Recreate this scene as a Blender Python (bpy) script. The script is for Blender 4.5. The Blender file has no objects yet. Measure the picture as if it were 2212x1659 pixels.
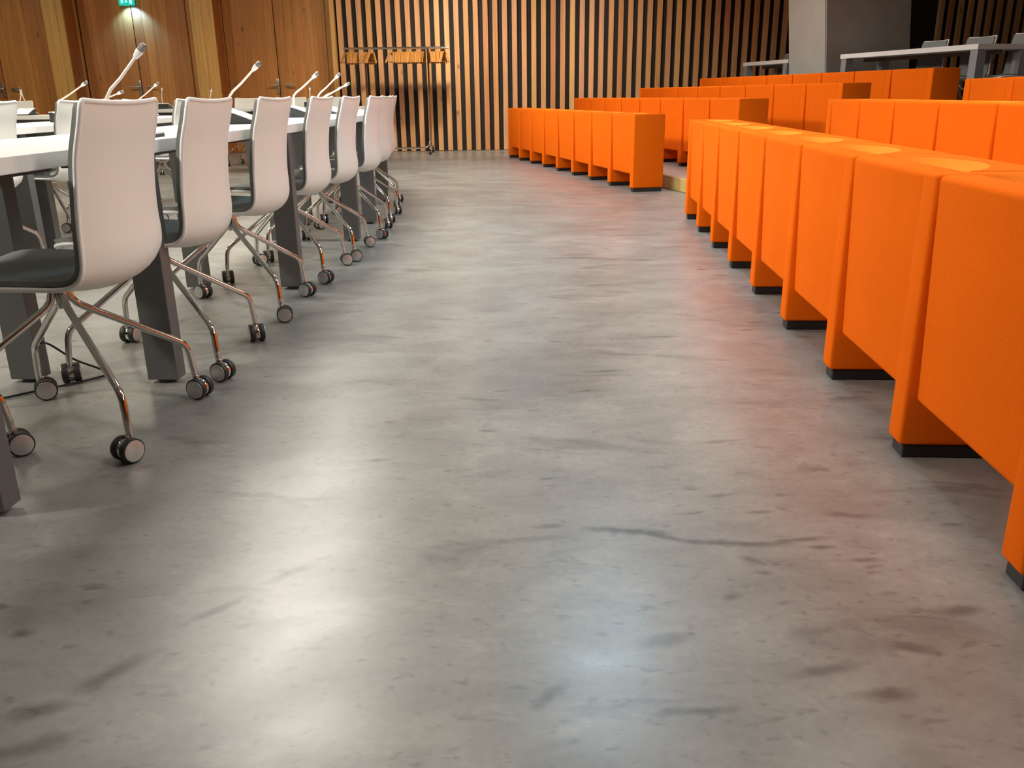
import bpy, bmesh, math, random
from mathutils import Vector, Matrix
random.seed(7)
PI = math.pi
scene = bpy.context.scene
COL = scene.collection

# ------------------------------------------------------------------ camera
F, CX, CY, H = 1849.0, 1106.0, 829.5, 0.84
roll, pitch = math.atan(74 / 5470.0), math.atan(625 / F)
fw = Vector((0, math.cos(pitch), -math.sin(pitch)))
r0 = Vector((1, 0, 0)); u0 = r0.cross(fw)
Rv = r0 * math.cos(roll) - u0 * math.sin(roll)
Uv = r0 * math.sin(roll) + u0 * math.cos(roll)
cd = bpy.data.cameras.new('camera'); cam = bpy.data.objects.new('camera', cd); COL.objects.link(cam)
cd.sensor_width = 36; cd.lens = 36 * F / 2212; cd.clip_start = 0.02; cd.clip_end = 60
m = Matrix(((Rv.x, Uv.x, -fw.x, 0), (Rv.y, Uv.y, -fw.y, 0), (Rv.z, Uv.z, -fw.z, H), (0, 0, 0, 1)))
cam.matrix_world = m
scene.camera = cam

# ------------------------------------------------------------------ world, lamps, exposure
scene.view_settings.view_transform = 'Standard'
scene.view_settings.look = 'None'
scene.view_settings.exposure = 0.78
scene.view_settings.gamma = 1.0
scene.view_settings.use_curve_mapping = False
w = bpy.data.worlds.new('world'); scene.world = w; w.use_nodes = True
w.node_tree.nodes['Background'].inputs[0].default_value = (0.8, 0.86, 1, 1)
w.node_tree.nodes['Background'].inputs[1].default_value = 0.02
CEIL = 3.0
WARM, COOL, WHITE = (1.0, 0.88, 0.70), (0.52, 0.80, 1.0), (1.0, 0.95, 0.86)
def lamp(x, y, sx, sy, power, col, spread=150, z=CEIL - 0.03):
    l = bpy.data.lights.new('ceiling_or_fill_lamp', 'AREA'); l.shape = 'RECTANGLE'; l.size = sx; l.size_y = sy
    l.energy = power; l.color = col; l.spread = math.radians(spread)
    o = bpy.data.objects.new('ceiling_or_fill_lamp', l); COL.objects.link(o); o.location = (x, y, z)
    return o
def aimed(x, y, z, tx, ty, tz, size, power, col, spread=75):
    o = lamp(x, y, size, size, power, col, spread, z)
    o.rotation_euler = (Vector((tx, ty, tz)) - Vector((x, y, z))).to_track_quat('-Z', 'Y').to_euler()
for y, p in ((9.9, 11), (11.2, 9), (12.5, 4)): lamp(-0.62, y, 0.22, 0.9, p, WHITE)
for x, y, p in ((-1.72, 7.4, 26), (-1.60, 6.0, 30), (-1.50, 4.6, 32)): lamp(x, y, 0.62, 1.36, p, WHITE)
lamp(0.13, 10.1, 0.36, 0.5, 11, COOL)
lamp(0.60, 4.95, 0.34, 0.55, 19, COOL)
for x, y, p in ((-2.0, 2.0, 7), (0.95, 1.9, 12)): lamp(x, y, 0.4, 0.4, p, WHITE)  # unseen fill lamps, added to lift the near floor and chairs
for x, y, p in ((-3.6, 2.6, 15), (-3.6, 5.2, 15), (-3.6, 8.0, 14), (-3.4, 10.9, 16), (-6.2, 4.5, 24), (-6.2, 8.0, 26), (-6.3, 10.8, 20)): lamp(x, y, 0.5, 0.5, p, WARM)
for x, y, p in ((2.5, 3.4, 24), (2.1, 8.4, 10), (2.2, 11.0, 19)): lamp(x, y, 0.7, 0.7, p, WHITE)  # unseen fill lamps, added over the tiers to brighten seats and pillar
# unseen lamps added to brighten the timber and slatted wall
for x, p in ((-7.8, 3.2), (-5.4, 3.6), (-3.0, 4.2), (-0.9, 18), (1.2, 9)): aimed(x, 12.0, 2.93, x, 14.3, 1.1, 0.22, p, WARM, 95)
# unseen fill lights added behind the seating to brighten the conference chairs
for y, ty, p in ((1.0, 2.4, 12), (4.6, 5.0, 8)): aimed(3.7, y, 2.8, -1.0, ty, 0.6, 1.5, p * 1.3, WHITE, 130)
# track spots over the conference tables, aimed at the seating
for y, ty, p in ((0.9, 3.2, 17), (5.0, 5.2, 15), (8.0, 9.0, 16), (10.5, 11.0, 10)): aimed(-3.9, y, 2.9, 1.6, ty, 0.4, 0.30, p, WHITE)

# ------------------------------------------------------------------ helpers
class MB:
    def __init__(s): s.bm = bmesh.new()
    def box(s, c, d, rot=None, bevel=0, seg=2):
        r = bmesh.ops.create_cube(s.bm, size=1)
        vs = r['verts']
        mt = Matrix.Translation(Vector(c)) @ (rot if rot is not None else Matrix.Identity(4)) @ Matrix.Diagonal((d[0], d[1], d[2], 1))
        bmesh.ops.transform(s.bm, matrix=mt, verts=vs)
        if bevel:
            es = list({e for v in vs for e in v.link_edges})
            bmesh.ops.bevel(s.bm, geom=es, offset=bevel, segments=seg, profile=0.5, affect='EDGES')
        return s
    def cyl(s, a, b, r, n=12, r2=None, bevel=0):
        a, b = Vector(a), Vector(b); d = b - a
        q = Vector((0, 0, 1)).rotation_difference(d.normalized()).to_matrix().to_4x4()
        rr = bmesh.ops.create_cone(s.bm, cap_ends=True, segments=n, radius1=r, radius2=(r if r2 is None else r2), depth=d.length)
        bmesh.ops.transform(s.bm, matrix=Matrix.Translation((a + b) / 2) @ q, verts=rr['verts'])
        if bevel:
            es = [e for e in {e for v in rr['verts'] for e in v.link_edges} if any(len(f.verts) > 4 for f in e.link_faces)]
            bmesh.ops.bevel(s.bm, geom=es, offset=bevel, segments=2, profile=0.5, affect='EDGES')
        return s
    def sphere(s, c, r, sc=(1, 1, 1), rot=None, u=12, v=8):
        rr = bmesh.ops.create_uvsphere(s.bm, u_segments=u, v_segments=v, radius=r)
        mt = Matrix.Translation(Vector(c)) @ (rot if rot is not None else Matrix.Identity(4)) @ Matrix.Diagonal((sc[0], sc[1], sc[2], 1))
        bmesh.ops.transform(s.bm, matrix=mt, verts=rr['verts']); return s
    def tube(s, pts, r, n=10, closed=False):
        pts = [Vector(p) for p in pts]; rings = []
        up = Vector((0, 0, 1)); N = len(pts)
        ts = []
        for i in range(N):
            if closed: t = pts[(i + 1) % N] - pts[i - 1]
            else: t = pts[min(i + 1, N - 1)] - pts[max(i - 1, 0)]
            ts.append(t.normalized())
        ref = up if abs(ts[0].dot(up)) < 0.9 else Vector((1, 0, 0))
        nrm = (ref - ts[0] * ref.dot(ts[0])).normalized()
        for i in range(N):
            nrm = (nrm - ts[i] * nrm.dot(ts[i])).normalized(); b = ts[i].cross(nrm)
            rr = r[i] if isinstance(r, (list, tuple)) else r
            rings.append([s.bm.verts.new(pts[i] + (nrm * math.cos(2 * PI * k / n) + b * math.sin(2 * PI * k / n)) * rr) for k in range(n)])
        for i in range(N if closed else N - 1):
            A, B = rings[i], rings[(i + 1) % N]
            for k in range(n): s.bm.faces.new((A[k], A[(k + 1) % n], B[(k + 1) % n], B[k]))
        if not closed:
            s.bm.faces.new(rings[0][::-1]); s.bm.faces.new(rings[-1])
        return s
    def prism(s, poly, z0, z1):
        a = [s.bm.verts.new((p[0], p[1], z0)) for p in poly]; b = [s.bm.verts.new((p[0], p[1], z1)) for p in poly]
        n = len(poly)
        s.bm.faces.new(a[::-1]); s.bm.faces.new(b)
        for i in range(n): s.bm.faces.new((a[i], a[(i + 1) % n], b[(i + 1) % n], b[i]))
        return s
    def mesh(s, name, mats, smooth=True, angle=40):
        bmesh.ops.recalc_face_normals(s.bm, faces=s.bm.faces)
        me = bpy.data.meshes.new(name); s.bm.to_mesh(me); s.bm.free()
        for mm in (mats if isinstance(mats, (list, tuple)) else [mats]): me.materials.append(mm)
        if smooth:
            for p in me.polygons: p.use_smooth = True
            try: me.set_sharp_from_angle(angle=math.radians(angle))
            except Exception: pass
        return me
    def obj(s, name, mats, parent=None, smooth=True, loc=None, angle=40):
        return mk(name, s.mesh(name, mats, smooth, angle), parent, loc)
def mk(name, me, parent=None, loc=None, rz=0):
    o = bpy.data.objects.new(name, me); COL.objects.link(o)
    if parent: o.parent = parent
    if loc is not None: o.location = loc
    if rz: o.rotation_euler.z = rz
    return o
def empty(name, loc=(0, 0, 0), rz=0):
    o = bpy.data.objects.new(name, None); COL.objects.link(o); o.location = loc; o.rotation_euler.z = rz
    o.empty_display_size = 0.1
    return o
def tag(o, label=None, cat=None, group=None, kind=None):
    if label: o['label'] = label
    if cat: o['category'] = cat
    if group: o['group'] = group
    if kind: o['kind'] = kind
    return o
def copy_tree(o, parent=None):
    c = o.copy(); COL.objects.link(c)
    if parent: c.parent = parent
    for ch in KIDS.get(o.name, []):
        copy_tree(ch, c)
    return c
KIDS = {}
def index_kids():
    KIDS.clear()
    for o in bpy.data.objects:
        if o.parent: KIDS.setdefault(o.parent.name, []).append(o)
def frame(o, d, n):       # orient: local x -> d, local y -> n
    pass

# ------------------------------------------------------------------ materials
def newmat(name):
    mm = bpy.data.materials.new(name); mm.use_nodes = True
    return mm, mm.node_tree, mm.node_tree.nodes['Principled BSDF']
def N(nt, t, **k):
    n = nt.nodes.new(t)
    for a, b in k.items(): setattr(n, a, b)
    return n
def simple(name, col, rough=0.5, metal=0, bump=0, bscale=200, spec=0.5, var=0.0):
    mm, nt, b = newmat(name)
    b.inputs['Base Color'].default_value = (*col, 1); b.inputs['Roughness'].default_value = rough
    b.inputs['Metallic'].default_value = metal; b.inputs['Specular IOR Level'].default_value = spec
    tc = N(nt, 'ShaderNodeTexCoord'); no = N(nt, 'ShaderNodeTexNoise'); no.inputs['Scale'].default_value = bscale
    nt.links.new(tc.outputs['Object'], no.inputs['Vector'])
    if bump:
        bp = N(nt, 'ShaderNodeBump'); bp.inputs['Strength'].default_value = bump; bp.inputs['Distance'].default_value = 0.002
        nt.links.new(no.outputs['Fac'], bp.inputs['Height']); nt.links.new(bp.outputs['Normal'], b.inputs['Normal'])
    if var:
        n2 = N(nt, 'ShaderNodeTexNoise'); n2.inputs['Scale'].default_value = 4
        nt.links.new(tc.outputs['Object'], n2.inputs['Vector'])
        mr = N(nt, 'ShaderNodeMapRange'); mr.inputs[3].default_value = 1 - var; mr.inputs[4].default_value = 1 + var
        nt.links.new(n2.outputs['Fac'], mr.inputs[0])
        mx = N(nt, 'ShaderNodeMix', data_type='RGBA', blend_type='MULTIPLY'); mx.inputs[0].default_value = 1
        mx.inputs[6].default_value = (*col, 1); nt.links.new(mr.outputs[0], mx.inputs[7])
        nt.links.new(mx.outputs[2], b.inputs['Base Color'])
    return mm
def wood(name, cols, grain=1.0, rough=0.55, vertical=True, knots=True):
    mm, nt, b = newmat(name); L = nt.links
    tc = N(nt, 'ShaderNodeTexCoord'); oi = N(nt, 'ShaderNodeObjectInfo')
    mul = N(nt, 'ShaderNodeVectorMath', operation='SCALE'); mul.inputs['Scale'].default_value = 1.0
    comb = N(nt, 'ShaderNodeCombineXYZ')
    mu = N(nt, 'ShaderNodeMath', operation='MULTIPLY'); mu.inputs[1].default_value = 37.0
    L.new(oi.outputs['Random'], mu.inputs[0])
    for i in range(3): L.new(mu.outputs[0], comb.inputs[i])
    add = N(nt, 'ShaderNodeVectorMath', operation='ADD'); L.new(tc.outputs['Object'], add.inputs[0]); L.new(comb.outputs[0], add.inputs[1])
    mp = N(nt, 'ShaderNodeMapping'); mp.inputs['Scale'].default_value = (1, 1, 0.035) if vertical else (0.05, 1, 1)
    L.new(add.outputs[0], mp.inputs[0])
    no = N(nt, 'ShaderNodeTexNoise'); no.inputs['Scale'].default_value = 45 * grain; no.inputs['Detail'].default_value = 5; no.inputs['Distortion'].default_value = 0.6
    L.new(mp.outputs[0], no.inputs['Vector'])
    n2 = N(nt, 'ShaderNodeTexNoise'); n2.inputs['Scale'].default_value = 9 * grain; n2.inputs['Detail'].default_value = 2
    L.new(mp.outputs[0], n2.inputs['Vector'])
    cr = N(nt, 'ShaderNodeValToRGB'); e = cr.color_ramp
    e.elements[0].color = (*cols[0], 1); e.elements[1].color = (*cols[-1], 1)
    for i, c in enumerate(cols[1:-1]):
        x = e.elements.new((i + 1) / (len(cols) - 1)); x.color = (*c, 1)
    L.new(oi.outputs['Random'], cr.inputs[0])
    a1 = N(nt, 'ShaderNodeMapRange'); a1.inputs[1].default_value = 0.3; a1.inputs[2].default_value = 0.7; a1.inputs[3].default_value = 0.80; a1.inputs[4].default_value = 1.12
    L.new(no.outputs['Fac'], a1.inputs[0])
    a2 = N(nt, 'ShaderNodeMapRange'); a2.inputs[1].default_value = 0.3; a2.inputs[2].default_value = 0.7; a2.inputs[3].default_value = 0.86; a2.inputs[4].default_value = 1.1
    L.new(n2.outputs['Fac'], a2.inputs[0])
    mm1 = N(nt, 'ShaderNodeMath', operation='MULTIPLY'); L.new(a1.outputs[0], mm1.inputs[0]); L.new(a2.outputs[0], mm1.inputs[1])
    mx = N(nt, 'ShaderNodeMix', data_type='RGBA', blend_type='MULTIPLY'); mx.inputs[0].default_value = 1
    L.new(cr.outputs[0], mx.inputs[6]); L.new(mm1.outputs[0], mx.inputs[7])
    last = mx.outputs[2]
    if knots:
        mk_ = N(nt, 'ShaderNodeMapping'); mk_.inputs['Scale'].default_value = (1, 1, 0.45) if vertical else (0.45, 1, 1)
        L.new(add.outputs[0], mk_.inputs[0])
        vo = N(nt, 'ShaderNodeTexVoronoi'); vo.inputs['Scale'].default_value = 4.2; L.new(mk_.outputs[0], vo.inputs['Vector'])
        kr = N(nt, 'ShaderNodeMapRange'); kr.inputs[1].default_value = 0.035; kr.inputs[2].default_value = 0.10; kr.inputs[3].default_value = 0.35; kr.inputs[4].default_value = 1.0
        L.new(vo.outputs['Distance'], kr.inputs[0])
        m3 = N(nt, 'ShaderNodeMix', data_type='RGBA', blend_type='MULTIPLY'); m3.inputs[0].default_value = 1
        L.new(last, m3.inputs[6]); L.new(kr.outputs[0], m3.inputs[7]); last = m3.outputs[2]
    L.new(last, b.inputs['Base Color']); b.inputs['Roughness'].default_value = rough
    bp = N(nt, 'ShaderNodeBump'); bp.inputs['Strength'].default_value = 0.15; bp.inputs['Distance'].default_value = 0.002
    L.new(no.outputs['Fac'], bp.inputs['Height']); L.new(bp.outputs['Normal'], b.inputs['Normal'])
    return mm

def fabric(name, col):
    mm, nt, b = newmat(name); L = nt.links
    tc = N(nt, 'ShaderNodeTexCoord')
    n1 = N(nt, 'ShaderNodeTexNoise'); n1.inputs['Scale'].default_value = 420; n1.inputs['Detail'].default_value = 2
    n2 = N(nt, 'ShaderNodeTexNoise'); n2.inputs['Scale'].default_value = 5; n2.inputs['Detail'].default_value = 3
    L.new(tc.outputs['Object'], n1.inputs['Vector']); L.new(tc.outputs['Object'], n2.inputs['Vector'])
    r1 = N(nt, 'ShaderNodeMapRange'); r1.inputs[1].default_value = .3; r1.inputs[2].default_value = .7; r1.inputs[3].default_value = .9; r1.inputs[4].default_value = 1.08
    L.new(n1.outputs['Fac'], r1.inputs[0])
    r2 = N(nt, 'ShaderNodeMapRange'); r2.inputs[3].default_value = .93; r2.inputs[4].default_value = 1.07
    L.new(n2.outputs['Fac'], r2.inputs[0])
    mu = N(nt, 'ShaderNodeMath', operation='MULTIPLY'); L.new(r1.outputs[0], mu.inputs[0]); L.new(r2.outputs[0], mu.inputs[1])
    mx = N(nt, 'ShaderNodeMix', data_type='RGBA', blend_type='MULTIPLY'); mx.inputs[0].default_value = 1
    mx.inputs[6].default_value = (*col, 1); L.new(mu.outputs[0], mx.inputs[7]); L.new(mx.outputs[2], b.inputs['Base Color'])
    b.inputs['Roughness'].default_value = 0.9; b.inputs['Specular IOR Level'].default_value = 0.05
    bp = N(nt, 'ShaderNodeBump'); bp.inputs['Strength'].default_value = .25; bp.inputs['Distance'].default_value = .001
    L.new(n1.outputs['Fac'], bp.inputs['Height']); L.new(bp.outputs['Normal'], b.inputs['Normal'])
    return mm

def concrete_floor():
    mm, nt, b = newmat('polished_concrete'); L = nt.links
    tc = N(nt, 'ShaderNodeTexCoord')
    def noise(scale, sc=(1, 1, 1), detail=5, dist=0.0, rough=0.55, rot=0):
        mp = N(nt, 'ShaderNodeMapping'); mp.inputs['Scale'].default_value = sc; mp.inputs['Rotation'].default_value = (0, 0, rot)
        L.new(tc.outputs['Object'], mp.inputs[0])
        n = N(nt, 'ShaderNodeTexNoise'); n.inputs['Scale'].default_value = scale; n.inputs['Detail'].default_value = detail
        n.inputs['Distortion'].default_value = dist; n.inputs['Roughness'].default_value = rough
        L.new(mp.outputs[0], n.inputs['Vector']); return n.outputs['Fac']
    def rng(s, a, c, lo, hi):
        r = N(nt, 'ShaderNodeMapRange'); r.inputs[1].default_value = a; r.inputs[2].default_value = c; r.inputs[3].default_value = lo; r.inputs[4].default_value = hi
        L.new(s, r.inputs[0]); return r.outputs[0]
    def mul(a, c):
        n = N(nt, 'ShaderNodeMath', operation='MULTIPLY'); L.new(a, n.inputs[0])
        if isinstance(c, float): n.inputs[1].default_value = c
        else: L.new(c, n.inputs[1])
        return n.outputs[0]
    cloud = rng(noise(1.8, (0.9, 1.25, 1), 6, 0.8), .3, .7, .80, 1.14)
    mid = rng(noise(7, (0.85, 1.3, 1), 6, .8), .35, .7, 1.10, .84)
    fine = rng(noise(60, (1, 1, 1), 4), .3, .7, .92, 1.07)
    smud = rng(noise(4.2, (0.55, 1.6, 1), 5, 0.7, .6, .12), .58, .72, 1.0, .58)
    spots = rng(noise(15, (0.6, 1.5, 1), 3, 0.3, .5, -.2), .64, .73, 1.0, .60)
    v = mul(mul(mul(mul(cloud, mid), fine), smud), spots)
    # individual stains: x, y, half length, half width, angle, darkness
    fleck = rng(noise(42, (0.8, 1.25, 1), 3, 0.2, .5, .3), .60, .72, 1.0, .72)
    pale = rng(noise(11, (0.8, 1.3, 1), 5, 1.0, .6, .5), .58, .70, 1.0, 1.13)
    v = mul(mul(v, fleck), pale)
    stains = [(0.235, 1.545, .085, .014, -.16, .55), (0.42, 1.49, .09, .012, -.10, .6), (0.31, 1.515, .06, .010, -.35, .66), (0.56, 1.50, .07, .010, .12, .7),
              (0.445, 1.43, .025, .012, -.6, .7), (-0.42, 1.40, .055, .013, .75, .66), (-0.52, 1.28, .06, .012, .8, .62), (0.07, 1.57, .03, .012, .1, .72),
              (0.16, 2.95, .03, .008, -.3, .62), (0.33, 4.6, .16, .02, .05, .72), (-.62, 1.12, .06, .02, .9, .7), (-.70, 1.03, .05, .02, .2, .72),
              (-.82, 1.22, .02, .014, 0, .66), (-.66, .96, .06, .02, .4, .74), (.54, 1.04, .05, .015, .1, .68), (.48, 1.10, .06, .012, .2, .74), (.63, 1.15, .04, .014, -.2, .74),
              (.26, 1.01, .06, .010, .05, .68), (.24, 1.18, .05, .02, .3, .82), (.66, 1.42, .03, .010, .1, .70), (.60, 1.47, .025, .008, 0, .68), (.52, 1.62, .035, .008, .1, .74), (.70, 1.60, .05, .014, -.2, .74), (.45, 1.70, .03, .008, .2, .78), (-.10, 2.35, .06, .012, -.2, .78), (.30, 2.60, .07, .010, .1, .76), (.55, 3.0, .09, .014, .05, .76), (-.25, 3.3, .07, .014, -.1, .8), (.75, 1.25, .05, .015, .2, .74), (.38, 1.30, .02, .012, .5, .72), (-1.16, 1.5, .10, .014, .55, .7), (.05, 1.05, .04, .012, .9, .74), (-.33, 1.92, .03, .01, .1, .72)]
    wob = N(nt, 'ShaderNodeTexNoise'); wob.inputs['Scale'].default_value = 26; wob.inputs['Detail'].default_value = 4; L.new(tc.outputs['Object'], wob.inputs['Vector'])
    for (x, y, a, c, ang, dk) in stains:
        mp = N(nt, 'ShaderNodeMapping', vector_type='TEXTURE'); mp.inputs['Location'].default_value = (x, y, 0)
        mp.inputs['Rotation'].default_value = (0, 0, ang); mp.inputs['Scale'].default_value = (a, c, 1)
        L.new(tc.outputs['Object'], mp.inputs[0])
        ln = N(nt, 'ShaderNodeVectorMath', operation='LENGTH'); L.new(mp.outputs[0], ln.inputs[0])
        ad = N(nt, 'ShaderNodeMath', operation='MULTIPLY_ADD'); L.new(wob.outputs['Fac'], ad.inputs[0]); ad.inputs[1].default_value = 1.6; L.new(ln.outputs['Value'], ad.inputs[2])
        v = mul(v, rng(ad.outputs[0], 1.1, 2.1, dk - .20, 1.0))
    mx = N(nt, 'ShaderNodeMix', data_type='RGBA', blend_type='MULTIPLY'); mx.inputs[0].default_value = 1
    mx.inputs[6].default_value = (*FLOORCOL, 1); L.new(v, mx.inputs[7]); L.new(mx.outputs[2], b.inputs['Base Color'])
    ro = rng(noise(3, (0.9, 1.2, 1), 4, .6), .3, .7, .29, .37); L.new(ro, b.inputs['Roughness'])
    b.inputs['Specular IOR Level'].default_value = 0.85
    hn = noise(38, (1, 1, 1), 4, .2); hn2 = noise(5, (0.5, 1.5, 1), 3, .4)
    ad = N(nt, 'ShaderNodeMath', operation='MULTIPLY_ADD'); L.new(hn2, ad.inputs[0]); ad.inputs[1].default_value = 1.0; L.new(hn, ad.inputs[2])
    bp = N(nt, 'ShaderNodeBump'); bp.inputs['Strength'].default_value = .12; bp.inputs['Distance'].default_value = .001
    L.new(ad.outputs[0], bp.inputs['Height']); L.new(bp.outputs['Normal'], b.inputs['Normal'])
    return mm
FLOORCOL = (0.243, 0.243, 0.224)

M = {}
M['floor'] = concrete_floor()
M['orange'] = fabric('orange_fabric', (0.80, 0.134, 0.004))
M['pale_orange'] = fabric('pale_orange_fabric', (0.90, 0.27, 0.028))  # paler orange for the scooped upper face of each backrest
M['black'] = simple('black_plastic', (0.012, 0.012, 0.013), .45, bump=.1)
M['shell'] = simple('white_shell', (0.84, 0.835, 0.775), .38, var=.02)
M['rim'] = simple('white_rim', (0.93, 0.93, 0.91), .3, var=.02)
M['pad'] = simple('grey_upholstery', (0.24, 0.25, 0.24), .8, bump=.3, bscale=400, var=.06)
M['chrome'] = simple('chrome', (0.62, 0.60, 0.57), .09, 1.0, var=.03)
M['cap'] = simple('brushed_cap', (0.62, 0.61, 0.59), .35, .75, var=.03)
M['tread'] = simple('rubber_tread', (0.018, 0.017, 0.016), .5, bump=.1)
M['tabletop'] = simple('white_laminate', (0.86, 0.86, 0.84), .35, var=.015)
M['leg'] = simple('grey_metal', (0.125, 0.124, 0.12), .5, .1, bump=.05, bscale=900, var=.04)
M['leg_light'] = simple('silver_metal', (0.35, 0.36, 0.38), .4, .3, var=.04)
M['dark'] = simple('black_backing', (0.012, 0.010, 0.009), .8, bump=.2)
M['slat'] = wood('slat_wood', [(0.54, 0.27, 0.105), (0.62, 0.32, 0.13), (0.58, 0.29, 0.15), (0.66, 0.37, 0.13), (0.50, 0.19, 0.065), (0.60, 0.32, 0.14)])
M['board'] = wood('board_wood', [(0.50, 0.200, 0.045), (0.64, 0.285, 0.070), (0.54, 0.215, 0.050), (0.42, 0.145, 0.030), (0.61, 0.265, 0.062), (0.47, 0.175, 0.040)])
M['post'] = wood('post_wood', [(0.66, 0.38, 0.10), (0.72, 0.42, 0.12), (0.64, 0.34, 0.09)])
M['riser'] = wood('riser_wood', [(0.62, 0.45, 0.16), (0.66, 0.48, 0.18)], vertical=False)
M['hanger'] = wood('hanger_wood', [(0.40, 0.165, 0.030), (0.50, 0.23, 0.05), (0.34, 0.13, 0.022)], knots=False)
M['concrete'] = simple('pillar_concrete', (0.40, 0.40, 0.36), .8, bump=.5, bscale=60, var=.12)
M['ceiling'] = simple('ceiling_paint', (0.45, 0.43, 0.40), .9, var=.05)
M['plaster'] = simple('dark_plaster', (0.25, 0.22, 0.19), .9, var=.05)
M['carpet'] = simple('tier_concrete', (0.36, 0.33, 0.29), .45, bump=.2, var=.08)
M['white'] = simple('white_plastic', (0.80, 0.80, 0.78), .35, var=.01)
M['neck'] = simple('cream_gooseneck', (0.72, 0.66, 0.58), .35, .1, var=.02)
M['mesh'] = simple('microphone_mesh', (0.22, 0.21, 0.20), .35, .8, bump=.8, bscale=900)
M['body'] = simple('console_black', (0.03, 0.032, 0.032), .45, var=.02)
M['steel'] = simple('door_steel', (0.55, 0.54, 0.52), .3, .9, var=.03)
def emis(name, col, s):
    mm, nt, b = newmat(name); b.inputs['Base Color'].default_value = (*col, 1)
    b.inputs['Emission Color'].default_value = (*col, 1); b.inputs['Emission Strength'].default_value = s
    return mm
M['sign_green'] = emis('sign_green', (0.0, 0.30, 0.22), 1.0)
M['sign_white'] = emis('sign_white', (0.35, 0.85, 0.9), .9)

# ------------------------------------------------------------------ the room
def slab(name, poly, z0, z1, mat, parent=None):
    return MB().prism(poly, z0, z1).obj(name, mat, parent, smooth=False)
tag(slab('floor', [(-9, -4), (9, -4), (9, 14.6), (-9, 14.6)], -.1, 0, M['floor']), kind='structure')
tag(slab('ceiling', [(-9, -4), (9, -4), (9, 14.6), (-9, 14.6)], CEIL, CEIL + .1, M['ceiling']), kind='structure')
tag(slab('wall_left', [(-9.1, -4), (-9, -4), (-9, 14.6), (-9.1, 14.6)], 0, CEIL, M['plaster']), kind='structure')
tag(slab('wall_right', [(9, -4), (9.1, -4), (9.1, 14.6), (9, 14.6)], 0, CEIL, M['plaster']), kind='structure')
tag(slab('wall_front', [(-9, -4.1), (9, -4.1), (9, -4), (-9, -4)], 0, CEIL, M['plaster']), kind='structure')
# back wall: dark backing with vertical slats, timber posts and door bays
wb = tag(slab('wall_back', [(-9, 14.6), (9, 14.6), (9, 14.75), (-9, 14.75)], 0, CEIL, M['dark']), kind='structure')
slab('backing', [(-2.60, 14.27), (9, 14.27), (9, 14.5), (-2.60, 14.5)], 0, CEIL, M['dark'], wb)
SW, SP, SX0 = 0.078, 0.1487, -2.605
sl_me = MB().box((0, 0, CEIL / 2), (SW, .065, CEIL - .006), bevel=.003, seg=1).mesh('slat', M['slat'], smooth=False)
i = 0
while SX0 + i * SP < 8.9:
    x = SX0 + i * SP + SW / 2
    if 6.2 < x < 6.62: i += 1; continue      # slats left out beside the pillar, dark backing shows
    mk('slat', sl_me, wb, (x, 14.235 + random.uniform(-.003, .003), 0.002)); i += 1
# corner trim
MB().box((-2.668, 14.2, CEIL / 2), (.065, .12, CEIL), bevel=.003).obj('corner_post', M['post'], wb, smooth=False)
def post(x0, x1, n=2):
    p = MB().box(((x0 + x1) / 2, 14.39, CEIL / 2), (x1 - x0 - .012, .44, CEIL)).obj('post', M['board'], wb, smooth=False)
    wd = (x1 - x0) / n
    for k in range(n):
        MB().box((0, 0, 0), (wd - .003, .03, CEIL), bevel=.002, seg=1).obj('board', M['post'], p, smooth=False, loc=(x0 + wd * (k + .5), 14.165, CEIL / 2))
post(-7.06, -6.75, 3); post(-4.82, -4.47, 2)
post(-9.0, -8.95, 1)
def bay(x0, x1, widths):
    x = x0; tot = sum(widths)
    for wd in widths:
        wd = wd / tot * (x1 - x0)
        MB().box((0, 0, 0), (wd - .003, .03, CEIL), bevel=.0015, seg=1).obj('board', M['board'], wb, smooth=False,
            loc=(x + wd / 2, 14.555 + random.uniform(-.004, .004), CEIL / 2)); x += wd
# doors: leaves carry boards as sub-parts
def door(name, xc, half, hand):
    d = empty(name, (xc, 14.55, 0)); tag(d, kind='structure')
    for sgn in (-1, 1):
        lf = MB().box((sgn * (half / 2 + .004), .02, 1.5), (half - .008, .035, 3.0)).obj('door_leaf', M['board'], d, smooth=False)
        nb = max(3, int(half / .14)); ws = [random.uniform(.7, 1.4) for _ in range(nb)]; s = sum(ws); x = .006
        for wd in ws:
            wd = wd / s * (half - .012)
            MB().box((0, 0, 0), (wd - .002, .02, 2.985), bevel=.001, seg=1).obj('board', M['board'], lf, smooth=False,
                loc=(sgn * (x + wd / 2), -.005 + random.uniform(-.002, .002), 1.5)); x += wd
    for sgn, big in ((-1, True), (1, False)):
        hx = sgn * .075
        b_ = MB()
        if big and hand:
            b_.box((hx + .055, -.035, 1.02), (.045, .02, .22), bevel=.004)
        else:
            b_.cyl((hx + .05, -.02, 1.02), (hx + .05, -.03, 1.02), .026, 16)
        b_.cyl((hx + .05, -.03, 1.035), (hx + .05, -.075, 1.035), .010, 10)
        b_.tube([(hx + .05, -.072, 1.035), (hx + .05 + sgn * .03, -.078, 1.035), (hx + .05 + sgn * .14, -.078, 1.033)], .010, 8)
        b_.obj('door_handle', M['steel'], d)
    return d
door('door_1', -5.86, 0.84, True)
door('door_2', -3.655, 0.80, True)
door('door_3', -8.05, 0.84, True)
bay(-7.3, -6.72, [1, 1.1, .9]); bay(-8.95, -8.9, [1]); bay(-5.01, -4.80, [1])
bay(-4.5, -4.462, [1]); bay(-2.848, -2.69, [1])
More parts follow.
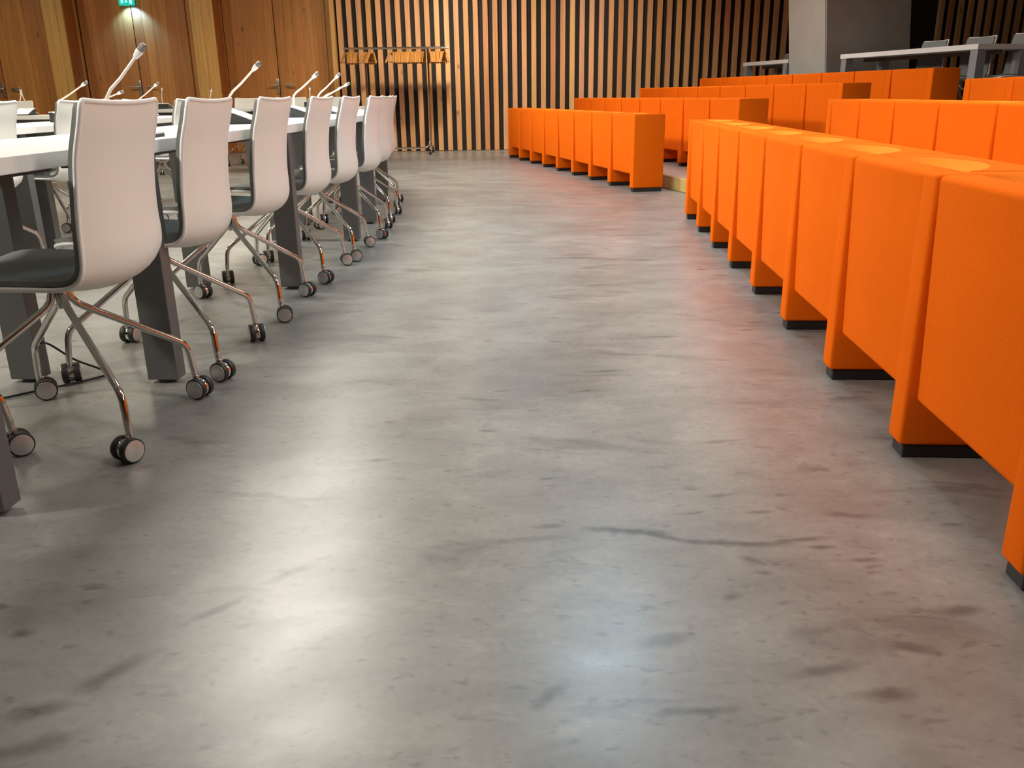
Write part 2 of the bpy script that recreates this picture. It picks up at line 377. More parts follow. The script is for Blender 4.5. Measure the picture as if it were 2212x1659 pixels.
# tiers
a_f, a_n = 0.232, -0.0735
tf, nf = Vector((math.sin(a_f), -math.cos(a_f))), Vector((math.cos(a_f), math.sin(a_f)))
tn, nn = Vector((math.sin(a_n), -math.cos(a_n))), Vector((math.cos(a_n), math.sin(a_n)))
F0, N0 = Vector((0.0111, 12.392)), Vector((1.2256, 6.012))
STEP = 0.1185
def tier_poly(df, dn):
    a, b = F0 + nf * df, N0 + nn * dn
    p0 = a - tf * ((14.2 - a.y) / -tf.y) * -1 if False else a + tf * ((14.2 - a.y) / tf.y)
    # intersection of the two lines
    den = tf.x * tn.y - tf.y * tn.x; d = b - a
    s = (d.x * tn.y - d.y * tn.x) / den
    p1 = a + tf * s
    p2 = b + tn * ((-3.9 - b.y) / tn.y)
    return p0, p1, p2
TZ = [0, STEP, 2 * STEP, 3 * STEP, 0.52]
for k in range(1, 5):
    df = [.43, .43 + .93, .43 + 1.86, 3.32][k - 1]; dn = [.42, .42 + .93, .42 + 1.86, 3.3][k - 1]
    p0, p1, p2 = tier_poly(df, dn)
    st = slab('step', [p0, p1, p2, (8.99, -3.9), (8.99, 14.2)], TZ[k - 1] + .0005, TZ[k], M['carpet'])
    tag(st, kind='structure')
    for A, B, nv, L in ((p0, p1, nf, 1.25), (p1, p2, nn, 1.25)):
        d = (B - A); ln = d.length; d.normalize(); cnt = int(ln / L) + 1; seg = ln / cnt
        for q in range(cnt):
            mid = A + d * (seg * (q + .5)) - nv * .010
            h = TZ[k] - TZ[k - 1]
            o = MB().box((0, 0, 0), (seg - .003, .018, h - .004), bevel=.0015, seg=1).obj('riser_board', M['riser'], st, smooth=False, loc=(mid.x, mid.y, TZ[k - 1] + h / 2))
            o.rotation_euler.z = math.atan2(d.y, d.x)
# concrete pillar, leaning
t1 = Vector((3.95, 11.3)); wdir = nf; ldir = -tf
pc = [t1, t1 + wdir * 1.2, t1 + wdir * 1.2 + ldir * .86, t1 + ldir * .86]
b_ = MB(); lean = -.095
lo = [b_.bm.verts.new((p.x + lean * (.50 - 1.0), p.y, .50)) for p in pc]
hi = [b_.bm.verts.new((p.x + lean * (CEIL - 1.0), p.y, CEIL + .02)) for p in pc]
b_.bm.faces.new(lo[::-1]); b_.bm.faces.new(hi)
for i in range(4): b_.bm.faces.new((lo[i], lo[(i + 1) % 4], hi[(i + 1) % 4], hi[i]))
bmesh.ops.bevel(b_.bm, geom=[e for e in b_.bm.edges if abs((e.verts[0].co - e.verts[1].co).z) > 1], offset=.012, segments=2, affect='EDGES')
tag(b_.obj('pillar', M['concrete'], smooth=False), kind='structure')

# ------------------------------------------------------------------ orange rows
PIT, SLB, DEP, TOP = 0.5908, 0.078, 0.29, 0.665
def backrest_mesh():
    # local: x along the row 0..PIT-SLB, y = depth, z; front face scooped towards the top
    x0, x1 = .003, PIT - SLB - .003; yb, yf = DEP, .104; z0, z1 = .145, TOP
    bm = bmesh.new(); nx, nz = 16, 9
    def sc(u):
        q = math.sin(PI * u) ** .75 if 0 < u < 1 else 0
        return .128 * q
    zs = [z0, .50] + [.50 + (z1 - .50) * k / (nz - 2) for k in range(1, nz - 1)]
    G = []
    for z in zs:
        f = max(0, (z - .50) / (z1 - .50))
        G.append([bm.verts.new((x0 + (x1 - x0) * i / nx, yf + sc(i / nx) * f, z)) for i in range(nx + 1)])
    for a in range(len(zs) - 1):
        for i in range(nx):
            f = bm.faces.new((G[a][i], G[a][i + 1], G[a + 1][i + 1], G[a + 1][i]))
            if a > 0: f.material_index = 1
    B0 = [bm.verts.new((v.co.x, yb, z0)) for v in G[0]]; B1 = [bm.verts.new((v.co.x, yb, z1)) for v in G[-1]]
    for i in range(nx):
        bm.faces.new((B0[i], B0[i + 1], B1[i + 1], B1[i]))
        bm.faces.new((G[-1][i], G[-1][i + 1], B1[i + 1], B1[i])); bm.faces.new((G[0][i], G[0][i + 1], B0[i + 1], B0[i]))
    bm.faces.new([g[0] for g in G] + [B1[0], B0[0]]); bm.faces.new([g[-1] for g in G] + [B1[-1], B0[-1]])
    s = MB(); s.bm.free(); s.bm = bm
    return s.mesh('backrest', [M['orange'], M['pale_orange']])
me_slab = MB().box((-SLB / 2, DEP / 2, (TOP + .034) / 2), (SLB, DEP, TOP - .034), bevel=.009, seg=3).mesh('side_slab', M['orange'], angle=60)
me_foot = MB().box((-SLB / 2, DEP / 2 + .002, .017), (SLB - .014, DEP - .02, .034), bevel=.003, seg=1).mesh('foot', M['black'], smooth=False)
sb = MB().box(((PIT - SLB) / 2, .0505, (TOP + .147) / 2), (PIT - SLB - .005, .095, TOP - .147), bevel=.014, seg=4)
for v in sb.bm.verts: v.co.y += .020 * (TOP - v.co.z) / (TOP - .147)
me_seat = sb.mesh('folded_seat', M['orange'], angle=60)
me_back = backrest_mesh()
def seat_row(start, t, n, z, cnt, label, group):
    # local x -> t (towards the camera), local y -> n : right handed? t x n = z up
    r = empty('seat_row', (start.x, start.y, z)); 
    mtx = Matrix(((t.x, n.x, 0, start.x), (t.y, n.y, 0, start.y), (0, 0, 1, z), (0, 0, 0, 1)))
    r.matrix_world = mtx
    tag(r, label, 'seating', group)
    for j in range(cnt + 1):
        s = mk('side_slab', me_slab, r, (j * PIT, 0, 0)); mk('foot', me_foot, s)
        if j < cnt:
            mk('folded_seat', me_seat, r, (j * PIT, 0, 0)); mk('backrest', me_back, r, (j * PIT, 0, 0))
    return r
fs = [(0.0111, 12.392), (0.9414, 12.498), (1.8562, 12.557), (2.7278, 12.75)]
ns = [(1.2256, 6.012), (2.1541, 6.001), (3.0708, 6.025)]
ordn = ['front', 'second', 'third', 'fourth']
flab = ['orange block of folded seats on the bare floor, far from camera beyond the aisle',
        'orange block of folded seats on the first wooden step, beyond the aisle',
        'orange block of folded seats two steps up, its dark end beside the pillar aisle',
        'topmost orange block of folded seats beyond the aisle, below the white tables and pillar']
nlab = ['long orange block of folded seats standing nearest camera along the right edge',
        'orange block of folded seats directly behind the nearest one, one step up',
        'orange block of folded seats cut by the right edge, below the large raised table']
for k in range(4): seat_row(Vector(fs[k]), tf, nf, k * STEP, 8, flab[k], 'orange seat rows of the auditorium')
for k in range(3): seat_row(Vector(ns[k]), tn, nn, k * STEP, [10, 9, 9][k], nlab[k], 'orange seat rows of the auditorium')

# ------------------------------------------------------------------ swivel chairs
def catmull(pts, n):
    out = []; P = [pts[0]] + list(pts) + [pts[-1]]
    for i in range(1, len(P) - 2):
        for k in range(n):
            t = k / n; r = []
            for d in range(len(P[0])):
                a, b, c, e = P[i - 1][d], P[i][d], P[i + 1][d], P[i + 2][d]
                r.append(.5 * (2 * b + (c - a) * t + (2 * a - 5 * b + 4 * c - e) * t * t + (3 * b - a - 3 * c + e) * t ** 3))
            out.append(tuple(r))
    out.append(tuple(pts[-1])); return out
# x, z of the side edge, half width, bulge, bulge direction is the profile normal
PROF = [(.231, .842, .203, .008), (.219, .79, .205, .013), (.200, .72, .207, .019), (.189, .64, .208, .026), (.183, .56, .213, .036), (.182, .50, .219, .045),
        (.176, .462, .221, .046), (.158, .440, .220, .036), (.125, .430, .218, .028), (.05, .430, .215, .020), (-.06, .434, .216, .016), (-.16, .438, .212, .012), (-.215, .432, .200, .006), (-.238, .418, .180, .0)]
def chair_surface(off0, off1, inset, v0=0.0, v1=1.0):
    """closed skin between two offsets from the middle surface"""
    P = catmull(PROF, 4); n = len(P); i0, i1 = int(round(v0 * (n - 1))), int(round(v1 * (n - 1)))
    P2 = []
    for i in range(n):
        a, b = P[max(i - 1, 0)], P[min(i + 1, n - 1)]
        tx, tz = b[0] - a[0], b[1] - a[1]; l = math.hypot(tx, tz)
        nx, nz = -tz / l, tx / l       # outward (behind / below)
        if i == 0: pass
        P2.append((P[i], (-(-nx), nz)))
    bm = bmesh.new(); U = 14; rows = []
    for i in range(i0, i1 + 1):
        (x, z, hw, bl), (nx, nz) = P2[i]
        # make the normal point outwards from the sitter (behind and below)
        if nx * 1 + nz * -1 < 0: nx, nz = -nx, -nz
        e0 = min(i - i0, i1 - i); hwi = hw - inset
        if i1 - i < i - i0:
            if e0 == 0: hwi -= .040
            elif e0 == 1: hwi -= .016
            elif e0 == 2: hwi -= .005
        elif e0 == 0: hwi -= .007
        row = []
        for k in range(U + 1):
            u = -1 + 2 * k / U; uu = math.sin(u * PI / 2)
            b = bl * (1 - uu * uu)
            A = Vector((x + nx * (b + off1), uu * hwi, z + nz * (b + off1)))
            B = Vector((x + nx * (b + off0), uu * hwi, z + nz * (b + off0)))
            if i == i0 and i0 == 0: A.z -= .005 * (1 - uu * uu); B.z -= .005 * (1 - uu * uu)
            row.append((bm.verts.new(A), bm.verts.new(B)))
        rows.append(row)
    for a in range(len(rows) - 1):
        for k in range(U):
            for s in (0, 1):
                bm.faces.new((rows[a][k][s], rows[a][k + 1][s], rows[a + 1][k + 1][s], rows[a + 1][k][s]))
    for a in range(len(rows) - 1):
        for k in (0, U):
            bm.faces.new((rows[a][k][0], rows[a][k][1], rows[a + 1][k][1], rows[a + 1][k][0]))
    for a in (0, len(rows) - 1):
        for k in range(U):
            bm.faces.new((rows[a][k][0], rows[a][k][1], rows[a][k + 1][1], rows[a][k + 1][0]))
    s = MB(); s.bm.free(); s.bm = bm; return s
me_shell = chair_surface(0, .009, 0).mesh('shell', M['shell'], angle=50)
me_pad = chair_surface(-.013, -.0005, .006, .02, .985).mesh('seat_pad', M['pad'], angle=50)
me_pad_low = chair_surface(-.011, -.0005, .010, .50, .985).mesh('seat_pad', M['pad'], angle=50)
def rim_mesh():
    P = catmull(PROF, 4); n = len(P); side = []
    for i in range(n):
        x, z, hw, bl = P[i]; e0 = n - 1 - i
        if e0 == 0: hw -= .040
        elif e0 == 1: hw -= .016
        elif e0 == 2: hw -= .005
        if i == 0: hw -= .007
        side.append((x, z, hw, i))
    def off(i):
        a, b = P[max(i - 1, 0)], P[min(i + 1, n - 1)]
        tx, tz = b[0] - a[0], b[1] - a[1]; l = math.hypot(tx, tz); nx, nz = -tz / l, tx / l
        return (nx, nz) if nx - nz >= 0 else (-nx, -nz)
    L = [(x + off(i)[0] * .0065, -hw, z + off(i)[1] * .0065) for x, z, hw, i in side]
    R = [(p[0], -p[1], p[2]) for p in L]
    x, z, hw, bl = P[0]; hw -= .007; top = []
    for k in range(1, 14):
        uu = math.sin((-1 + 2 * k / 14) * PI / 2); b = bl * (1 - uu * uu); nx, nz = off(0)
        top.append((x + nx * (b + .0065), uu * hw, z + nz * (b + .0065) - .005 * (1 - uu * uu)))
    return MB().tube(L[::-1] + top + R, .0058, 8).mesh('edge_rim', M['rim'], angle=80)
me_rim = rim_mesh()
LEGR = 0.325
def leg_mesh():
    pts = [(.018, 0, .388), (.0205, 0, .370), (.026, 0, .352), (.038, 0, .337), (.055, 0, .325), (.09, 0, .303), (.18, 0, .248), (.255, 0, .2015), (.290, 0, .180), (.303, 0, .1695), (.312, 0, .156), (.317, 0, .139), (LEGR, 0, .074)]
    return MB().tube(pts, .0095, 12).mesh('leg', M['chrome'], angle=60)
me_leg = leg_mesh()
me_hub = MB().cyl((0, 0, .330), (0, 0, .388), .013, 16, bevel=.003).cyl((-.02, 0, .384), (-.02, 0, .394), .060, 24, bevel=.002).mesh('hub', M['chrome'])
me_cast = MB().cyl((0, 0, .060), (0, 0, .092), .0088, 12).cyl((.012, -.008, .0315), (.012, .008, .0315), .0278, 28, bevel=.001).box((.003, 0, .056), (.020, .013, .024), bevel=.003).mesh('caster', M['chrome'])
def wheel_mesh():
    s = MB(); s.cyl((0, -.0090, 0), (0, .0090, 0), .0310, 36, bevel=.0025)
    s.cyl((0, .0086, 0), (0, .0106, 0), .0268, 36, bevel=.0008)
    for f in s.bm.faces:
        if f.calc_center_median().y > .0093: f.material_index = 1
    return s.mesh('wheel', [M['tread'], M['cap']], angle=35)
me_wheel = wheel_mesh()
def make_chair(low=False):
    c = empty('swivel_chair')
    sh = mk('shell', me_shell, c); mk('edge_rim', me_rim, sh); mk('seat_pad', me_pad_low if low else me_pad, c); mk('hub', me_hub, c)
    return c
def dress(c, base_rot, swivels):
    for q in range(4):
        a = base_rot + q * PI / 2 + PI / 4
        mk('leg', me_leg, c, rz=a)
        cs = mk('caster', me_cast, c, (LEGR * math.cos(a), LEGR * math.sin(a), .0005), rz=swivels[q])
        w1 = mk('wheel', me_wheel, cs, (.012, .0170, .0311)); w2 = mk('wheel', me_wheel, cs, (.012, -.0170, .0311), rz=PI)
def chair(x, y, yaw, label, group, z=0, base=None, sw=None, low=False):
    c = make_chair(low); c.location = (x, y, z); c.rotation_euler.z = yaw
    tag(c, label, 'chair', group)
    dress(c, -yaw + (base if base is not None else random.uniform(-.1, .1)), sw if sw else [random.uniform(0, 2 * PI) for _ in range(4)])
    return c
GA = 'white swivel chairs along the aisle side of the near tables'
R_ = math.radians
# legs q: 0 = +x+y, 1 = -x+y, 2 = -x-y, 3 = +x-y
rowA = [(-1.526, 1.82, PI, 'swivel chair beyond the left edge, only one chrome leg and castor in view', R_(-15), [R_(-140), 1, 2, 3]),
        (-1.165, 2.175, R_(-1), 'white swivel chair nearest the camera, its pale back filling the left foreground', 0, [R_(-15), R_(30), 2, R_(-120)]),
        (-1.155, 2.79, R_(0), 'white swivel chair directly behind the nearest one, second back from the left edge', .03, [R_(-64), R_(80), 2, R_(-20)]),
        (-1.14, 3.52, R_(-2), 'third white back in the aisle row, between a thick grey leg and the second chair', .02, [R_(-25), R_(-30), 2, R_(15)]),
        (-1.11, 4.26, R_(-2), 'fourth white back in the aisle row, in front of the second tall microphone', -.03, [R_(20), R_(50), 2, R_(-20)]),
        (-1.07, 4.82, R_(-2), 'fifth white back in the aisle row, in front of the third tall microphone', 0, [R_(20), R_(50), 2, R_(15)]),
        (-1.045, 5.57, R_(-3), 'sixth white back in the aisle row, tinted orange by the seats opposite', .05, [R_(-60), 1, 2, R_(-30)]),
        (-1.075, 6.30, R_(-4), 'seventh back in the aisle row, last but one before the coat rail', .02, [R_(-60), 1, 2, R_(-60)]),
        (-1.135, 7.05, R_(0), 'farthest chair of the aisle row, its strongly orange tinted back beside the coat rail', .1, [R_(-60), 1, 2, R_(-90)])]
for x, y, yaw, lab, base, sw in rowA: chair(x, y, yaw, lab, GA, base=base, sw=sw)
GB = 'white swivel chairs of the inner row of tables'
rowB = [(-2.73, 4.38, 'inner row chair half cut by the left edge, above the nearest white tabletop'),
        (-2.70, 5.17, 'inner row chair whose white back shows just left of the nearest chair back'),
        (-2.72, 6.02, 'inner row chair mostly hidden by the nearest chair back, right edge showing'),
        (-2.66, 6.78, 'inner row chair seen as a thin grey strip left of the second aisle chair')]
for x, y, lab in rowB: chair(x, y, R_(random.uniform(-4, 3)), lab, GB)
GC = 'chairs behind the far cross tables, facing the camera'
rowC = [(-5.45, 9.72, 88, 'far chair facing the camera, left of the small black console'),
        (-4.95, 10.15, 92, 'far chair facing the camera, behind the small black console'),
        (-4.30, 10.1, 90, 'far chair facing the camera, mostly behind the nearest chair back'),
        (-3.42, 11.75, 90, 'far chair facing the camera, between second and third aisle chair backs'),
        (-2.88, 11.75, 92, 'far chair facing the camera, between third and fourth aisle chair backs'),
        (-2.30, 11.75, 88, 'far chair facing the camera, between fourth and fifth aisle chair backs')]
for x, y, d, lab in rowC: chair(x, y, R_(d), lab, GC, low=True)

# ------------------------------------------------------------------ tables
def table(name, A, B, dep, side, top, legs, label, group, thick=.037, z=0, legmat='leg', lw=(.096, .062)):
    """A,B: ends of the edge the chairs stand at; side: unit vector from that edge across the top"""
    A, B, side = Vector(A), Vector(B), Vector(side)
    d = (B - A); ln = d.length; d.normalize()
    r = empty(name, (A.x, A.y, z)); r.matrix_world = Matrix(((d.x, side.x, 0, A.x), (d.y, side.y, 0, A.y), (0, 0, 1, z), (0, 0, 0, 1)))
    tag(r, label, 'table', group)
    MB().box((ln / 2, dep / 2, top - thick / 2), (ln - .003, dep, thick), bevel=.002, seg=2).obj('tabletop', M['tabletop'], r, smooth=False)
    for (u, v) in legs:
        l = MB().box((0, 0, (top - thick + .012) / 2), (lw[1], lw[0], top - thick - .012), bevel=.003, seg=2).obj('leg', M[legmat], r, smooth=False,
            loc=(u, v, 0))
        MB().cyl((0, 0, 0), (0, 0, .012), .026, 12).obj('foot_pad', M['black'], l)
    # frame rail under the top
    MB().box((ln / 2, dep / 2, top - thick - .02), (ln - .1, .03, .04)).obj('frame_rail', M['leg'], r, smooth=False)
    return r
GT = 'long white tables of the aisle row'
W2 = .0485
def perp(A, B):
    d = Vector(B) - Vector(A); d.normalize(); return Vector((-d.y, d.x))
JA = [(-1.115, 0.30), (-1.080, 1.638), (-1.036, 2.528), (-.963, 3.888), (-.917, 5.246), (-.925, 6.0), (-1.02, 7.34), (-1.13, 8.2)]
tl = ['white table running out of the left edge beside the camera',
      'white table section beside the nearest chair, leg cut by the left edge',
      'white table section beside the second and third aisle chairs, thick leg behind nearest chair',
      'white table section carrying the two tall microphones in the middle of the row',
      'short white table section beside the sixth aisle chair',
      'white table section beside the seventh aisle chair', 'last white table section at the far end of the aisle row']
for k in range(7):
    A, B = JA[k], JA[k + 1]; s = perp(A, B)
    legs = [(.034, W2 + .002), (.034, .54 - W2)]
    if k == 6: legs += [((Vector(B) - Vector(A)).length - .034, W2), ((Vector(B) - Vector(A)).length - .034, .54 - W2)]
    if k == 0: legs = [(.034, W2 + .002), (.034, .54 - W2)]
    table('table', A, B, .54, s, .729, legs, tl[k], GT)
GT2 = 'white tables of the inner row'
JB = [(-2.70, 2.2), (-2.67, 3.6), (-2.63, 5.0), (-2.60, 6.4), (-2.63, 7.8)]
tl2 = ['inner row white table nearest the camera, left of the frame edge', 'inner row white table in front of the chair at the left edge',
       'inner row white table seen left of the nearest chair back', 'inner row white table seen in the gap between the first two aisle chairs']
for k in range(4):
    A, B = JB[k], JB[k + 1]; s = perp(A, B)
    table('table', A, B, .54, s, .707, [(.05, W2 + .02), (.05, .54 - W2), ((Vector(B) - Vector(A)).length - .12, W2 + .02)], tl2[k], GT2)
GT3 = 'white cross tables at the far end'
table('table', (-5.75, 8.72), (-4.25, 8.62), .5, (0.066, .998), .708, [(.05, .05), (.05, .45), (1.43, .05), (1.43, .45)], 'far cross table carrying the small black console, left of the nearest chair', GT3)
table('table', (-4.3, 10.55), (-3.02, 10.55), .5, (0, 1), .73, [(.05, .05), (.05, .45), (1.2, .05), (1.2, .45)], 'far cross table seen between the second and third aisle chair backs', GT3)
table('table', (-3.0, 10.55), (-1.72, 10.55), .5, (0, 1), .73, [(.05, .05), (.05, .45), (1.2, .05), (1.2, .45)], 'far cross table ending beside the coat rail', GT3)
# raised tables on the platform
PZ = .52
ra = Vector((4.57, 8.90)); far = ra - tf * 2.28
table('raised_table', far, ra, .62, nf, .73, [(.06, .06), (2.22, .06), (.06, .56), (2.22, .56)], 'large raised white table in front of the shaded pillar face, seen from below', 'white tables on the raised platform', z=PZ, legmat='leg_light', lw=(.1, .1), thick=.05)
rb = Vector((3.83, 12.48)); far = rb - tf * 1.27
table('raised_table', far, rb, .62, nf, .73, [(.06, .06), (1.18, .06), (.06, .56), (1.18, .56)], 'small raised white table left of the concrete pillar', 'white tables on the raised platform', z=PZ, legmat='leg_light', lw=(.1, .1), thick=.05)
GP = 'grey looking chairs behind the raised tables'
for x, y, lab in [(4.66, 10.415, 'chair behind the large raised table, nearest the pillar'), (4.83, 9.735, 'middle one of the three chairs behind the large raised table'),
                  (4.983, 9.10, 'chair behind the near end of the large raised table, at the right'), (4.0, 13.50, 'chair behind the small raised table, left of the pillar')]:
    chair(x, y, a_f, lab, GP, z=PZ)

# ------------------------------------------------------------------ microphones
def microphone(name, hx, hy, hz, tz, label, group, direction=0.0, reach=.19, console=True):
    """console wedge on the table, gooseneck leaning towards the user; local +x is towards the user"""
    ca, sa = math.cos(direction), math.sin(direction)
    bx, by = hx - ca * reach, hy - sa * reach
    r = empty(name, (bx, by, tz), direction); tag(r, label, 'microphone', group)
    s = MB(); hw = .072
    # wedge: high at the neck, thin at the user side
    xs = [-.030, -.012, .040, .090, .135]; zt = [.060, .062, .046, .027, .010]
    v = [[s.bm.verts.new((x, y, 0.0)) for x in xs] + [s.bm.verts.new((x, y, z)) for x, z in zip(xs, zt)] for y in (-hw, hw)]
    for k in range(4):
        for q in (0, 1): s.bm.faces.new((v[q][k], v[q][k + 1], v[q][5 + k + 1], v[q][5 + k]))
        s.bm.faces.new((v[0][5 + k], v[0][6 + k], v[1][6 + k], v[1][5 + k])); s.bm.faces.new((v[0][k], v[0][k + 1], v[1][k + 1], v[1][k]))
    for k in (0, 4): s.bm.faces.new((v[0][k], v[0][5 + k], v[1][5 + k], v[1][k]))
    body = s.obj('console', M['body'], r, smooth=False)
    s = MB()
    v0 = [[s.bm.verts.new((x, y, z + dz)) for x, z in zip(xs, zt)] for y in (-hw - .004, hw + .004) for dz in (.0, .005)]
    for k in range(4):
        s.bm.faces.new((v0[1][k], v0[1][k + 1], v0[3][k + 1], v0[3][k])); s.bm.faces.new((v0[0][k], v0[0][k + 1], v0[2][k + 1], v0[2][k]))
        s.bm.faces.new((v0[0][k], v0[0][k + 1], v0[1][k + 1], v0[1][k])); s.bm.faces.new((v0[2][k], v0[2][k + 1], v0[3][k + 1], v0[3][k]))
    for k in (0, 4): s.bm.faces.new((v0[0][k], v0[1][k], v0[3][k], v0[2][k]))
    s.obj('cover_plate', M['white'], body, smooth=False)
    MB().cyl((.010, -hw - .0005, .018), (.010, -hw - .003, .018), .006, 12).obj('socket', M['black'], body)
    hzl = hz - tz; hd = Vector((reach, 0, hzl)); b0 = Vector((0, 0, .06)); b1 = Vector((.004, 0, .06 + min(.06, (hzl - .05) * .3)))
    dirn = (hd - b1).normalized(); hl = .052
    e = hd - dirn * hl
    mid = b1.lerp(e, .18)
    MB().tube([b0, b1, mid + Vector((-.004, 0, .002)), b1.lerp(e, .5), e], [.0062, .006, .0052, .0048, .0046], 8).obj('gooseneck', M['neck'], r)
    MB().tube([e, e + dirn * .006, e + dirn * .022, e + dirn * .028], [.006, .0085, .0115, .0115], 12).obj('collar', M['white'], r)
    MB().tube([e + dirn * .028, e + dirn * .034, e + dirn * .046, hd], [.0100, .0112, .0112, .006], 12).obj('capsule', M['mesh'], r)
    return r
GM = 'gooseneck microphones on the conference tables'
mics = [(-1.083, 2.75, .997, .729, 0, .14, 'largest gooseneck microphone, rising behind the nearest chair back'),
        (-1.109, 4.1, .993, .729, 0, .158, 'gooseneck microphone whose dark console shows between second and third chair backs'),
        (-1.10, 5.3, .978, .729, 0, .162, 'gooseneck microphone whose console shows between third and fourth chair backs'),
        (-1.158, 6.3, .996, .729, 0, .17, 'steeper of the microphones rising behind the fourth chair back'),
        (-1.218, 7.0, .942, .729, 0, .22, 'low slanting microphone ending in front of the first slats'),
        (-1.504, 8.2, .925, .72, 0, .18, 'small microphone partly behind the low slanting one'),
        (-2.727, 5.9, .956, .707, 0, .22, 'inner row microphone against the lit post at the left'),
        (-2.799, 6.6, .90, .707, 0, .26, 'very low slanting microphone behind the largest one'),
        (-2.842, 7.4, .971, .707, 0, .2, 'inner row microphone just left of the double door handles'),
        (-2.984, 7.75, .974, .707, 0, .2, 'inner row microphone right of the double door handles'),
        (-4.763, 8.85, .97, .708, -PI / 2, .06, 'microphone on the small black console at far left'),
        (-4.837, 9.02, .945, .708, 1.2, .05, 'tiny upright microphone left of the largest one'),
        (-4.10, 10.75, .984, .73, PI / 2, .05, 'tiny upright microphone below the exit sign'),
        (-3.53, 10.8, .957, .73, PI / 2 - .2, .06, 'tiny upright microphone above the second chair back'),
        (-2.36, 10.8, .963, .73, PI / 2 + .1, .06, 'tiny upright microphone above the fourth chair back')]
for x, y, z, tz, d, rc, lab in mics: microphone('microphone', x, y, z, tz, lab, GM, d, rc)

# ------------------------------------------------------------------ coat rail and hangers
r = empty('coat_rail', (-1.65, 13.6, 0)); tag(r, 'chrome coat rail on castors in front of the slatted wall', 'coat rail')
MB().cyl((-.78, 0, 1.517), (.78, 0, 1.512), .016, 14).obj('top_bar', M['chrome'], r)
for ux in (-.464, .468):
    u = MB().cyl((ux, 0, .10), (ux, 0, 1.50), .0145, 14).cyl((ux, 0, 1.44), (ux, 0, 1.50), .019, 14).obj('upright', M['chrome'], r)
    MB().box((ux, -.02, 1.0), (.02, .03, .03), bevel=.004).obj('knob', M['black'], u)
    f = MB().tube([(ux, -.27, .075), (ux, -.26, .095), (ux, -.2, .10), (ux, .2, .10), (ux, .26, .095), (ux, .27, .075)], .014, 10).obj('base_bar', M['chrome'], r)
    for sy in (-.26, .26):
        MB().cyl((ux - .016, sy, .03), (ux + .016, sy, .03), .03, 16, bevel=.004).box((ux, sy, .062), (.02, .03, .03)).obj('castor', M['black'], f)
MB().tube([(-.45, -.02, .19), (-.44, -.03, .14), (-.41, -.03, .10), (-.36, -.03, .085), (.36, -.03, .085), (.41, -.03, .10), (.44, -.03, .14), (.45, -.02, .19)], .0135, 10).obj('lower_bar', M['chrome'], r)
# hanger: wooden shoulders + chrome hook, hangs in the local y-z plane
s = MB()
pts = [(0, -.21, -.208), (0, -.20, -.190), (0, -.12, -.125), (0, -.04, -.068), (0, 0, -.058), (0, .04, -.068), (0, .12, -.125), (0, .20, -.190), (0, .21, -.208)]
s.tube(pts, [.010, .012, .012, .012, .013, .012, .012, .012, .010], 8); s.tube([(0, -.19, -.19), (0, .19, -.19)], .006, 8)
me_hang = s.mesh('shoulder_bar', M['hanger'])
hk = [(0, 0, -.066), (0, 0, -.030), (0, .008, -.022), (0, .019, -.012), (0, .0215, .0), (0, .016, .015), (0, 0, .0205), (0, -.016, .014), (0, -.019, .006)]
me_hook = MB().tube(hk, .0025, 6).mesh('hook', M['chrome'])
hx = []
def cl(a, b, n, ang):
    for i in range(n): hx.append((a + (b - a) * i / (n - 1) + random.uniform(-.004, .004), ang(i / (n - 1))))
cl(-2.375, -2.23, 9, lambda t: .16 - .08 * t); cl(-2.13, -2.03, 6, lambda t: -.22 + .06 * t)
cl(-1.70, -1.25, 22, lambda t: .12 - .16 * t + random.uniform(-.04, .04)); cl(-1.15, -.95, 10, lambda t: .15 - .25 * t + random.uniform(-.05, .05))
hx += [(-2.395, -.22), (-1.985, .28), (-1.735, -.25), (-.915, .26)]
for k, (x, a) in enumerate(hx):
    g = empty('coat_hanger', (x, 13.6, 1.5115), a)
    zone = 'left of the rail\'s left upright' if x < -2.12 else ('just right of the left upright' if x < -1.9 else ('between middle and right upright' if x < -1.2 else 'right of the right upright'))
    tag(g, 'wooden coat hanger on the chrome rail, ' + zone, 'coat hanger', 'wooden coat hangers, ' + zone)
    mk('shoulder_bar', me_hang, g); mk('hook', me_hook, g)

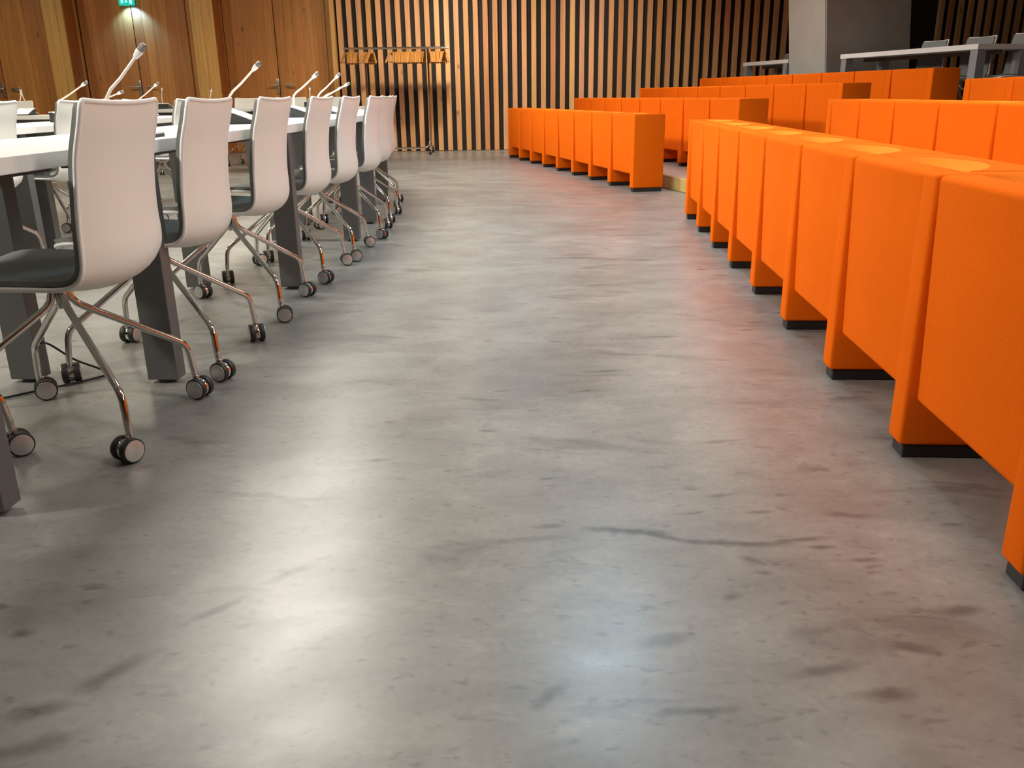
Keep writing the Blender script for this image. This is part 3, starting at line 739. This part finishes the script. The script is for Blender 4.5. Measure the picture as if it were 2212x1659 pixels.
# ------------------------------------------------------------------ exit sign
es = empty('exit_sign', (-5.872, 14.44, 2.225)); tag(es, 'lit green emergency exit sign with running figure, arrow and door above the double door', 'sign')
MB().box((0, 0, .06), (.235, .04, .125), bevel=.006).obj('housing', M['sign_green'], es)
def flat(name, polys, mat, parent, y=-.0215):
    s = MB()
    for p in polys:
        a = [s.bm.verts.new((q[0], y, q[1])) for q in p]; b = [s.bm.verts.new((q[0], y - .0015, q[1])) for q in p]
        n = len(p); s.bm.faces.new(b); s.bm.faces.new(a[::-1])
        for i in range(n): s.bm.faces.new((a[i], a[(i + 1) % n], b[(i + 1) % n], b[i]))
    return s.obj(name, mat, parent, smooth=False)
flat('running_figure', [[(-.075, .072), (-.060, .085), (-.048, .07), (-.058, .05), (-.070, .055)], [(-.062, .055), (-.052, .05), (-.038, .028), (-.048, .024)], [(-.070, .056), (-.060, .05), (-.078, .022), (-.088, .026)],
                        [(-.053, .071), (-.034, .060), (-.036, .052), (-.055, .060)], [(-.072, .072), (-.092, .060), (-.088, .053), (-.069, .063)], [(-.058, .088), (-.050, .096), (-.043, .088), (-.050, .081)]], M['sign_white'], es)
flat('arrow', [[(-.008, .095), (.008, .095), (.008, .055), (.022, .055), (0, .030), (-.022, .055), (-.008, .055)]], M['sign_white'], es)
flat('door_symbol', [[(.050, .020), (.088, .020), (.088, .100), (.050, .100)]], M['sign_white'], es)
pl = bpy.data.lights.new('sign_lamp', 'SPOT'); pl.energy = 15; pl.color = (.16, .45, 1.0); pl.shadow_soft_size = .02; pl.spot_size = R_(120); pl.spot_blend = .5
po = bpy.data.objects.new('sign_lamp', pl); COL.objects.link(po); po.parent = es; po.location = (.03, -.06, -.03); po.rotation_euler = (R_(35), 0, 0)

# ------------------------------------------------------------------ cable at the table leg
c = MB().tube(catmull([(-1.468, 2.575, .125), (-1.44, 2.575, .120), (-1.39, 2.61, .06), (-1.34, 2.66, .012), (-1.30, 2.62, .0055), (-1.36, 2.54, .0055), (-1.46, 2.45, .0055), (-1.56, 2.36, .0055), (-1.70, 2.28, .0055), (-1.9, 2.2, .0055)], 6), .0035, 8).obj('power_cable', M['black'])
tag(c, 'thin black cable on the floor by the rear leg of the left table', 'cable')
for o in list(bpy.data.objects):
    if o.type == 'MESH' and o.parent is None and 'kind' not in o and 'label' not in o: print('UNTAGGED', o.name)
